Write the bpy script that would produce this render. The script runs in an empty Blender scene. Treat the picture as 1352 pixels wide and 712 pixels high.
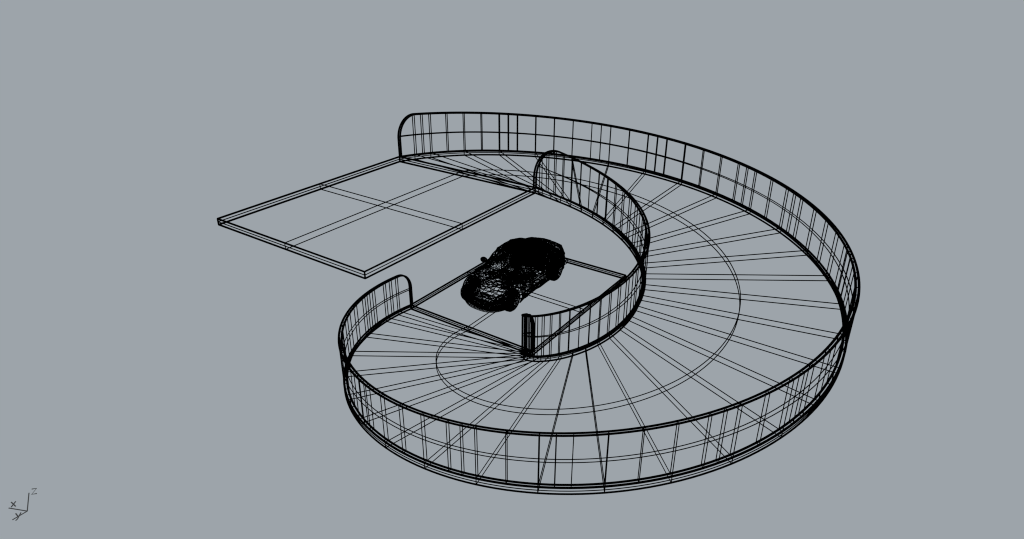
import bpy, bmesh, math, random
from mathutils import Vector, Matrix
random.seed(7)
SC = bpy.context.scene
COL = SC.collection
PI = math.pi

# ------------------------------------------------------------------ camera
CAM = Vector((-11.90767686, 22.06792706, 17.06137407))
YAW, PITCH, FOC = -0.95844369, 0.45564613, 893.70966
cd = bpy.data.cameras.new('camera')
cam = bpy.data.objects.new('camera', cd); COL.objects.link(cam)
cam.location = CAM
cam.rotation_euler = (PI/2 - PITCH, 0, YAW - PI/2)
cd.sensor_fit = 'HORIZONTAL'; cd.sensor_width = 36; cd.lens = FOC/1352*36
cd.clip_end = 1000
SC.camera = cam

# ------------------------------------------------------------------ even grey-blue surround
def lin(c):
    c /= 255
    return c/12.92 if c <= .04045 else ((c+.055)/1.055)**2.4
w = bpy.data.worlds.new('World'); SC.world = w; w.use_nodes = True
bg = w.node_tree.nodes['Background']
bg.inputs[0].default_value = (lin(157), lin(164), lin(170), 1)
bg.inputs[1].default_value = 1.0
SC.view_settings.view_transform = 'Standard'; SC.view_settings.look = 'None'
SC.cycles.pixel_filter_type = 'BLACKMAN_HARRIS'; SC.cycles.filter_width = 1.15
SC.render.dither_intensity = 0
SC.view_settings.exposure = 0; SC.view_settings.gamma = 1

# ------------------------------------------------------------------ materials
def mat(name, col, rough=1.0):
    m = bpy.data.materials.new(name); m.use_nodes = True
    nt = m.node_tree; b = nt.nodes['Principled BSDF']
    n = nt.nodes.new('ShaderNodeTexNoise'); n.inputs['Scale'].default_value = 3
    r = nt.nodes.new('ShaderNodeValToRGB')
    r.color_ramp.elements[0].color = (*[c*.9 for c in col], 1)
    r.color_ramp.elements[1].color = (*col, 1)
    nt.links.new(n.outputs['Fac'], r.inputs['Fac']); nt.links.new(r.outputs['Color'], b.inputs['Base Color'])
    b.inputs['Roughness'].default_value = rough
    b.inputs['Specular IOR Level'].default_value = 0
    return m
M_WIRE = mat('black_wire', (.0006, .0006, .0006))
M_GREY = mat('grey_wire', (.18, .172, .165))

# ------------------------------------------------------------------ helpers
EDGE, FINE = 2.4, 1.3          # wire weights
GAUGE0 = Vector((-12, 22, 17))  # wire gauge grows evenly across the model from its front left corner
def gauge(p, k):
    return k*.5*(Vector(p)-GAUGE0).length/FOC

class Wires:
    """collects wires (polylines) as round bars of real thickness"""
    def __init__(s): s.v = []; s.f = []
    def line(s, pts, k, n=6):
        pts = [Vector(p) for p in pts]
        closed = (pts[0]-pts[-1]).length < 1e-6 and len(pts) > 3
        base = len(s.v); up = None
        m = len(pts)
        for i, p in enumerate(pts):
            a = pts[i]-pts[i-1] if i else (pts[-1]-pts[-2] if closed else pts[1]-pts[0])
            b = pts[i+1]-p if i < m-1 else (pts[1]-pts[0] if closed else pts[-1]-pts[-2])
            t = (a.normalized()+b.normalized())
            t = t.normalized() if t.length > 1e-6 else b.normalized()
            if up is None:
                up = Vector((0, 0, 1)) if abs(t.z) < .9 else Vector((1, 0, 0))
            x = t.cross(up).normalized(); up = x.cross(t).normalized()
            c = max(.35, a.normalized().dot(t))
            r = gauge(p, k)
            for j in range(n):
                q = 2*PI*j/n
                s.v.append(p + (x*math.cos(q) + up*math.sin(q))*r)
            if i:
                o = base+(i-1)*n
                for j in range(n):
                    s.f.append((o+j, o+(j+1) % n, o+n+(j+1) % n, o+n+j))
        s.f.append(tuple(base+j for j in range(n))[::-1])
        s.f.append(tuple(base+(m-1)*n+j for j in range(n)))
    def segs(s, pts, k):
        for a, b in zip(pts, pts[1:]): s.line([a, b], k)
    def build(s, name, parent=None, m=M_WIRE):
        me = bpy.data.meshes.new(name); me.from_pydata([tuple(v) for v in s.v], [], s.f)
        me.materials.append(m); me.update()
        o = bpy.data.objects.new(name, me); COL.objects.link(o)
        if parent: o.parent = parent; o.matrix_parent_inverse = parent.matrix_basis.inverted()
        return o

def thing(name, label, cat, loc=(0, 0, 0), group=None, rotz=0):
    o = bpy.data.objects.new(name, None); COL.objects.link(o)
    o.location = loc; o.rotation_euler = (0, 0, rotz); o.empty_display_size = .3
    o['label'] = label; o['category'] = cat
    if group: o['group'] = group
    return o

# ------------------------------------------------------------------ spiral ramp deck
RO, RI, H, T, RAIL, LEN = 10.0, 2.4362562, 7.8999884, .23188442, 1.93180291, 9.48771935
RM = (RO+RI)/2
WT = .137
def hp(r, a, z=0): return (r*math.cos(a), r*math.sin(a), H*a/(2*PI)+z)
def helix(r, z, a0=0, a1=2*PI, n=192): return [hp(r, a0+(a1-a0)*i/n, z) for i in range(n+1)]

ramp = thing('spiral_ramp', 'wide wireframe ramp winding up one full turn between two square platforms', 'ramp', (0, 0, 0))
def ring(name, items, k):
    W = Wires()
    for r, z in items: W.line(helix(r, z), k)
    return W.build(name, ramp)
ring('outer_edge', [(RO, 0), (RO, -T)], EDGE)
ring('inner_edge', [(RI, 0), (RI, -T)], EDGE)
ring('centre_line', [(RM, 0), (RM, -T)], FINE)
ring('side_line', [(RO, -T/2), (RI, -T/2)], FINE)
for k in [0, .5]+list(range(1, 32))+[31.5, 32]:
    a = 2*PI*k/32
    W = Wires(); e = EDGE if k in (0, 32) else FINE
    W.segs([hp(RI, a), hp(RO, a), hp(RO, a, -T), hp(RI, a, -T), hp(RI, a)], e)
    if k in (0, 32):
        W.line([hp(RI, a, -T/2), hp(RO, a, -T/2)], FINE); W.line([hp(RM, a, 0), hp(RM, a, -T)], FINE)
    W.build('end_frame' if k in (0, 32) else 'cross_rib', ramp)

# ------------------------------------------------------------------ railings
def railing(name, label, ra, rb, ks, loc):
    root = thing(name, label, 'railing', loc)
    R = .95
    rmid = (ra+rb)/2; S = 2*PI*rmid; m = H/S; phi = math.atan(m)
    # outline of the panel rolled out flat: s along the rim, z up, both upper corners filleted with radius R
    flat = [(0, 0)]
    cs, cz = R, RAIL+m*R-R/math.cos(phi)
    for i in range(17):
        q = PI-(PI/2-phi)*i/16
        flat.append((cs+R*math.cos(q), cz+R*math.sin(q)))
    s0 = flat[-1][0]
    cs, cz = S-R, RAIL+m*(S-R)-R/math.cos(phi)
    q1 = PI/2+phi; s1 = cs+R*math.cos(q1)
    for i in range(1, 200):
        u = s0+(s1-s0)*i/200; flat.append((u, RAIL+m*u))
    for i in range(21):
        q = q1*(1-i/20); flat.append((cs+R*math.cos(q), cz+R*math.sin(q)))
    flat.append((S, m*S))
    def face(r):
        return [(r*math.cos(u/rmid), r*math.sin(u/rmid), z) for u, z in flat]
    def topz(a):
        u = a*rmid
        for (u0, z0), (u1, z1) in zip(flat, flat[1:]):
            if u0 <= u <= u1 and u1 > u0: return z0+(z1-z0)*(u-u0)/(u1-u0)-m*u
        return RAIL
    W = Wires()
    for r in (ra, rb): W.line(face(r), EDGE)
    for q in (.33, .67): W.line(face(ra+(rb-ra)*q), FINE*.8)
    W.build('top_rail', root)
    W = Wires()
    for r in (ra, rb): W.line(helix(r, .004), EDGE)
    for q in (.3, .7): W.line(helix(ra+(rb-ra)*q, .004), FINE*.8)
    W.build('bottom_rail', root)
    W = Wires()
    def clear(d):      # first angle from this end at which the panel is taller than the middle rail
        i = 0
        while topz((i if d > 0 else 2000-i)*PI/1000) < RAIL/2: i += 1
        return i*PI/1000
    for r in (ra, rb): W.line(helix(r, RAIL/2, clear(1), 2*PI-clear(-1)), FINE)
    W.build('middle_rail', root)
    for a in ks:
        W = Wires(); z = topz(a)
        W.segs([hp(ra, a), hp(ra, a, z), hp(rb, a, z), hp(rb, a), hp(ra, a)], FINE)
        W.build('post', root)
    return root
outer_k = sorted(list(range(1, 64)) + [1.5, 4.5-1, 9.5, 12.5, 17.5, 20.5, 25.5, 28.5, 33.5, 36.5, 41.5, 44.5, 49.5, 52.5, 57.5, 62.5])
railing('outer_railing', 'tall wire railing around the wide outer rim of the spiral ramp', RO-WT, RO, [2*PI*k/64 for k in outer_k], (RO, 0, 0))
railing('inner_railing', 'small tight wire railing around the open well in the middle of the ramp', RI-.05, RI+.08, [2*PI*k/40 for k in range(1, 40)], (RI, 0, 0))

# ------------------------------------------------------------------ platforms
def platform(name, label, y0, y1, z):
    root = thing(name, label, 'platform', ((RI+RO)/2, (y0+y1)/2, z-T))
    c = [(RI, y0), (RO, y0), (RO, y1), (RI, y1)]
    W = Wires()
    for zz in (z, z-T):
        for a, b in zip(c, c[1:]+c[:1]): W.line([(*a, zz), (*b, zz)], EDGE)
    for a in c: W.line([(*a, z), (*a, z-T)], EDGE)
    W.build('edge_frame', root)
    W = Wires()
    for a, b in zip(c, c[1:]+c[:1]): W.line([(*a, z-T/2), (*b, z-T/2)], FINE)
    W.build('side_line', root)
    xm, ym = RM, (y0+y1)/2
    for a, b in (((xm, y0), (xm, y1)), ((RI, ym), (RO, ym))):
        W = Wires(); W.segs([(*a, z), (*b, z), (*b, z-T), (*a, z-T), (*a, z)], FINE); W.build('cross_rib', root)
platform('lower_platform', 'square wire platform with the black car on it, at the foot of the ramp', -LEN, -.004, 0)
platform('upper_platform', 'empty square wire platform jutting out from the top end of the ramp', .004, LEN, H)

# ------------------------------------------------------------------ car (dense wire mesh); local x forward, y left, z up
car = thing('car', 'black fastback coupe drawn in dense wire mesh, parked on the lower platform', 'car', (6.71, -4.64, 0), None, PI/2)
CW = .046
def interp(tab, x):
    if x <= tab[0][0]: return tab[0][1]
    for (a, p), (b, q) in zip(tab, tab[1:]):
        if x <= b:
            t = (x-a)/(b-a); t = t*t*(3-2*t)*.5+t*.5
            return p+(q-p)*t
    return tab[-1][1]
def wiremesh(name, parent, verts, faces, th=CW, tri=.6, jit=0.0, solid=False, loc=None):
    bm = bmesh.new()
    vs = [bm.verts.new(v) for v in verts]
    for f in faces:
        try: bm.faces.new([vs[i] for i in f])
        except ValueError: pass
    bmesh.ops.remove_doubles(bm, verts=bm.verts, dist=1e-5)
    if tri:
        fs = [f for f in bm.faces if len(f.verts) > 3 and random.random() < tri]
        bmesh.ops.triangulate(bm, faces=fs, quad_method='ALTERNATE')
    if jit:
        for v in bm.verts:
            v.co += Vector([random.uniform(-jit, jit) for _ in range(3)])
    bm.normal_update()
    me = bpy.data.meshes.new(name); bm.to_mesh(me); bm.free(); me.materials.append(M_WIRE)
    o = bpy.data.objects.new(name, me); COL.objects.link(o); o.parent = parent
    if loc: o.location = loc
    if not solid:
        m = o.modifiers.new('wire', 'WIREFRAME'); m.thickness = th; m.use_even_offset = False; m.use_replace = True; m.use_boundary = True
    return o
def grid(fn, u0, u1, nu, v0, v1, nv, keep=None):
    V = []; F = []
    for i in range(nu+1):
        for j in range(nv+1):
            V.append(fn(u0+(u1-u0)*i/nu, v0+(v1-v0)*j/nv))
    for i in range(nu):
        for j in range(nv):
            f = (i*(nv+1)+j, (i+1)*(nv+1)+j, (i+1)*(nv+1)+j+1, i*(nv+1)+j+1)
            if keep is None or keep(sum((Vector(V[k]) for k in f), Vector())/4): F.append(f)
    return V, F
HW = [(-3.5, .85), (-3.3, 1.14), (-2.9, 1.42), (-2.1, 1.5), (-1, 1.42), (0, 1.4), (1, 1.49), (2.1, 1.56), (2.7, 1.48), (3.0, 1.27), (3.17, .85)]
ZT = [(-3.5, 1.35), (-3.35, 1.56), (-2.8, 1.6), (-1.9, 1.52), (-.6, 1.38), (.6, 1.4), (1.4, 1.44), (2.1, 1.28), (2.7, .98), (3.0, .8), (3.17, .64)]   # shoulder line
ZB = [(-3.5, .62), (-3.2, .38), (-2.6, .28), (0, .24), (2.1, .26), (2.75, .34), (3.17, .34)]
ZC = [(-3.5, 1.3), (-3.4, 1.64), (-3.05, 1.76), (-2.6, 1.68), (-1.5, 1.5), (1.4, 1.42), (2.1, 1.26), (2.7, 1.03), (3.0, .83), (3.17, .64)]   # centre of bonnet and deck
def side(x, v, s):      # v 0 bottom .. 1 shoulder
    z0, z1 = interp(ZB, x), interp(ZT, x)
    w_ = interp(HW, x)
    k = .93+.07*math.sin(PI*min(1, v*1.15)) - .10*max(0, v-.72)/.28
    return (x, s*w_*k, z0+(z1-z0)*v)
def top(x, v):          # v -1..1 across
    w_ = interp(HW, x)*.83; zs = interp(ZT, x); zc = interp(ZC, x)
    haunch = .1*math.exp(-((abs(v)-.82)/.16)**2)*(math.exp(-((x-2.0)/.55)**2)+.8*math.exp(-((x+2.3)/.7)**2))
    return (x, v*w_, zs+(zc-zs)*(1-v*v)+haunch)
def arch(c):
    return all(math.hypot(c.x-wx, c.z-.6) > .68 for wx in (2.1, -2.1))
for s in (-1, 1):
    V, F = grid(lambda x, v: side(x, v, s), -3.5, 3.17, 72, 0, 1, 16, lambda c: arch(c) and not (-.75 < c.x < 1.1 and c.z > .42))
    wiremesh('side_panel', car, V, F, jit=.012)
    V, F = grid(lambda x, v: side(x, v, s), -.74, 1.09, 13, .16, .985, 7)
    d = wiremesh('door', car, V, F, jit=.015)
    V, F = grid(lambda u, v: (u, s*(1.45+.03*math.sin(PI*v)), 1.1+.07*v), -.62, -.36, 4, 0, 1, 2)
    wiremesh('door_handle', d, V, F)
V, F = grid(top, 1.38, 3.17, 10, -1, 1, 10)
wiremesh('bonnet', car, V, F, tri=.6, jit=.055, th=.055)
V, F = grid(top, -3.5, -2.3, 13, -1, 1, 24)
wiremesh('rear_deck', car, V, F, jit=.02, tri=.9)
V, F = grid(lambda x, v: (x, v*interp(HW, x)*.93, interp(ZB, x)), -3.5, 3.17, 20, -1, 1, 7, lambda c: all(abs(c.x-q) > .62 or abs(c.y) < .85 for q in (2.1, -2.1)))
wiremesh('floor_pan', car, V, F, jit=.03, tri=.4, th=.06)
# bumpers
def nose(t, v):
    y = t*1.42; x = 3.1-.62*abs(t)**2.6+.10*math.sin(PI*v)
    return (x, y, .18+.18*abs(t)**3+(.5-.12*abs(t)**3)*v)
V, F = grid(nose, -1, 1, 46, 0, 1, 10); wiremesh('front_bumper', car, V, F, jit=.01, tri=.8, th=.05)
V, F = grid(lambda t, v: (3.1-.62*abs(t)**2.6+.12-.05*v, t*1.4, .13+.2*abs(t)**3+.05*v), -1, 1, 34, 0, 1, 2); wiremesh('front_splitter', car, V, F, th=.04)
V, F = grid(lambda t, v: (-3.4+.5*abs(t)**2.6-.10*math.sin(PI*v), t*1.36, .38+.9*v), -1, 1, 34, 0, 1, 11); wiremesh('rear_bumper', car, V, F, jit=.012, tri=.9, th=.05)
V, F = grid(lambda t, v: (3.28-.2*t*t+.0*v, t*.55, .34+.2*v), -1, 1, 12, 0, 1, 4); wiremesh('grille', car, V, F)
# greenhouse
GZ = [(-2.75, 1.72), (-2.2, 1.98), (-1.6, 2.22), (-1.0, 2.34), (-.4, 2.32), (.1, 2.3), (.5, 2.17), (1.0, 1.8), (1.5, 1.38)]
GW = [(-2.75, .72), (-2.0, .88), (-1.0, .96), (0, .98), (.5, .96), (1.0, 1.06), (1.5, 1.16)]
def roof(x, v):
    return (x, v*interp(GW, x), interp(GZ, x)-.10*abs(v)**3)
V, F = grid(roof, -1.15, .42, 20, -1, 1, 22); wiremesh('roof', car, V, F, tri=.9, jit=.02)
V, F = grid(roof, .46, 1.5, 4, -1, 1, 6); wiremesh('windscreen', car, V, F, tri=.35, jit=.03, th=.05)
V, F = grid(roof, -2.75, -1.2, 18, -1, 1, 18); wiremesh('rear_window', car, V, F, tri=.7, jit=.02)
for s in (-1, 1):
    def glass(x, v):
        a = roof(x, s); b = (x, s*min(1.25, interp(HW, x)*.86), interp(ZT, x)-.03)
        return tuple(b[i]+(a[i]-b[i])*v for i in range(3))
    V, F = grid(glass, -2.7, 1.42, 30, 0, 1, 6); wiremesh('side_window', car, V, F, tri=.4, jit=.015, th=.04)
    # lamps
    def lamp(cx, cy, cz, rx, ry, rz, nm):
        V, F = grid(lambda a, b: (cx+rx*math.sin(b)*math.cos(a), cy+ry*math.sin(b)*math.sin(a), cz+rz*math.cos(b)), 0, 2*PI, 14, .01, PI-.01, 8)
        wiremesh(nm, car, V, F, tri=.3)
    lamp(2.66, s*1.0, .84, .34, .2, .16, 'headlight')
    lamp(-3.2, s*.95, 1.15, .14, .27, .15, 'tail_light')
    lamp(-3.5, s*.7, .42, .2, .09, .09, 'exhaust_pipe')
    # mirrors
    mx, my, mz = .6, s*1.57, 1.5
    V, F = grid(lambda a, b: (mx+.13*math.sin(b)*math.cos(a), my+.2*math.sin(b)*math.sin(a), mz+.14*math.cos(b)), 0, 2*PI, 16, .01, PI-.01, 12)
    mo = wiremesh('wing_mirror', car, V, F, tri=.6, th=.04)
    V, F = grid(lambda a, v: (mx+.05*math.cos(a), s*(1.22+.3*v), 1.36+.07*v+.04*math.sin(a)), 0, 2*PI, 6, 0, 1, 3)
    wiremesh('mirror_arm', mo, V, F, th=.04)
    # seats and sills
    sx = [(-.95, 1.75), (-.9, 1.9), (-.75, 1.85), (-.55, 1.2), (-.5, .75), (.3, .85), (.32, .6), (-.7, .5), (-.85, .9), (-.95, 1.75)]
    def seat(u, v):
        i = min(int(u), len(sx)-2); t = u-i
        return (sx[i][0]+(sx[i+1][0]-sx[i][0])*t, s*.62+v*.38, sx[i][1]+(sx[i+1][1]-sx[i][1])*t)
    V, F = grid(seat, 0, 9, 27, -1, 1, 7); wiremesh('seat', car, V, F, tri=.8, jit=.02)
    V, F = grid(lambda x, v: (x, s*(1.3+.1*math.sin(v)), .4+.1*math.cos(v)), -1.35, 1.35, 9, 0, 2*PI, 4); wiremesh('side_sill', car, V, F)
# dashboard, steering wheel, engine
V, F = grid(lambda y, a: (1.1+.28*math.cos(a), y, 1.2+.16*math.sin(a)), -1.1, 1.1, 13, 0, 2*PI, 7); wiremesh('dashboard', car, V, F, tri=.5, jit=.02)
V, F = grid(lambda a, b: (.55+.12*math.sin(a)+.03*math.cos(b), .62+(.24+.03*math.cos(b))*math.cos(a), 1.32+(.22+.03*math.cos(b))*math.sin(a)), 0, 2*PI, 20, 0, 2*PI, 5); wiremesh('steering_wheel', car, V, F)
def blob(nm, c, r, nu=20, nv=16, jit=.06):
    V, F = grid(lambda a, b: (c[0]+r[0]*max(-.75, min(.75, math.sin(b)*math.cos(a)*1.2)), c[1]+r[1]*max(-.75, min(.75, math.sin(b)*math.sin(a)*1.2)), c[2]+r[2]*max(-.75, min(.75, math.cos(b)*1.1))), 0, 2*PI, nu, .01, PI-.01, nv)
    return wiremesh(nm, car, V, F, tri=.9, jit=jit)
blob('engine', (-2.35, 0, .95), (1.0, .95, .6), 34, 20)
blob('radiator', (2.75, 0, .6), (.3, .75, .25), 9, 6, .02)
blob('centre_console', (.1, 0, .62), (1.2, .24, .35), 26, 10)
blob('rear_shelf', (-1.5, 0, 1.25), (.5, .95, .35), 22, 14)
# wheels
def wheel(x, s):
    e = bpy.data.objects.new('wheel', None); COL.objects.link(e); e.parent = car
    e.location = (x, s*1.25, .6); e.empty_display_size = .2
    prof = [(.40, -.17), (.54, -.19), (.585, -.13), (.60, 0), (.585, .13), (.54, .19), (.40, .17)]
    V = []; F = []; n = 40
    for i in range(n):
        a = 2*PI*i/n
        for r, y in prof: V.append((r*math.cos(a), y, r*math.sin(a)))
    m = len(prof)
    for i in range(n):
        for j in range(m): F.append((i*m+j, ((i+1) % n)*m+j, ((i+1) % n)*m+(j+1) % m, i*m+(j+1) % m))
    wiremesh('tyre', e, V, F, tri=.9, th=.05)
    V, F = [], []
    def add(V2, F2):
        o = len(V); V.extend(V2); F.extend(tuple(o+k for k in f) for f in F2)
    add(*grid(lambda a, y: (.4*math.cos(a), y, .4*math.sin(a)), 0, 2*PI, 28, -.16, .16, 3))
    for q in range(10):
        a = 2*PI*q/10
        add(*grid(lambda r, t: (r*math.cos(a)-t*math.sin(a), s*(.12-.05*r), r*math.sin(a)+t*math.cos(a)), .04, .39, 5, -.05, .05, 2))
    add(*grid(lambda r, a: (r*math.cos(a), -s*.04, r*math.sin(a)), .05, .33, 4, 0, 2*PI, 22))
    wiremesh('rim', e, V, F, tri=.5)
for x in (2.1, -2.1):
    for s in (-1, 1): wheel(x, s)

# ------------------------------------------------------------------ axis marker beside the ramp
base = Vector((10.79100492, 17.70112174, 0))
fw = Vector((math.cos(YAW)*math.cos(PITCH), math.sin(YAW)*math.cos(PITCH), -math.sin(PITCH)))
RT = Vector((math.sin(YAW), -math.cos(YAW), 0)); UP = RT.cross(fw)
f2 = (base-CAM).normalized(); u2 = (UP-f2*UP.dot(f2)).normalized(); r2 = f2.cross(u2)
ax = Vector((.4001, -.0269, .5419)); rot = Matrix.Rotation(ax.length, 3, ax.normalized()).to_quaternion()   # the marker leans on its foot
RT = rot.inverted() @ r2; UP = rot.inverted() @ u2
mk = bpy.data.objects.new('axis_marker', None); COL.objects.link(mk)
mk.location = base; mk.rotation_mode = 'QUATERNION'; mk.rotation_quaternion = rot
mk['label'] = 'small grey three-arm axis marker lettered x, y and z in the lower left corner'; mk['category'] = 'axis marker'
AL = .632
px = .024
def arm(name, tip, strokes, lx, ly, sz):
    W = Wires(); W.line([(0, 0, 0), tip], 1.0)
    a = W.build(name, None, M_GREY); a.parent = mk
    W = Wires(); c = Vector(tip)
    for st in strokes:
        W.line([c+RT*((lx+u*sz)*px)+UP*((ly+v*sz)*px) for u, v in st], 1.1)
    l = W.build('letter', None, M_GREY); l.parent = a
arm('vertical_arm', (0, 0, AL), [[(0, 1), (.8, 1), (0, 0), (.85, 0)]], 3.0, -2.5, 7)
arm('sideways_arm', (AL, 0, 0), [[(0, 1), (.75, 0)], [(.75, 1), (0, 0)]], 2.6, 0.5, 7)
arm('forward_arm', (0, AL, 0), [[(0, 1), (.45, .25)], [(.85, 1), (.3, -.1), (0, -.35)]], 3.2, .6, 7)
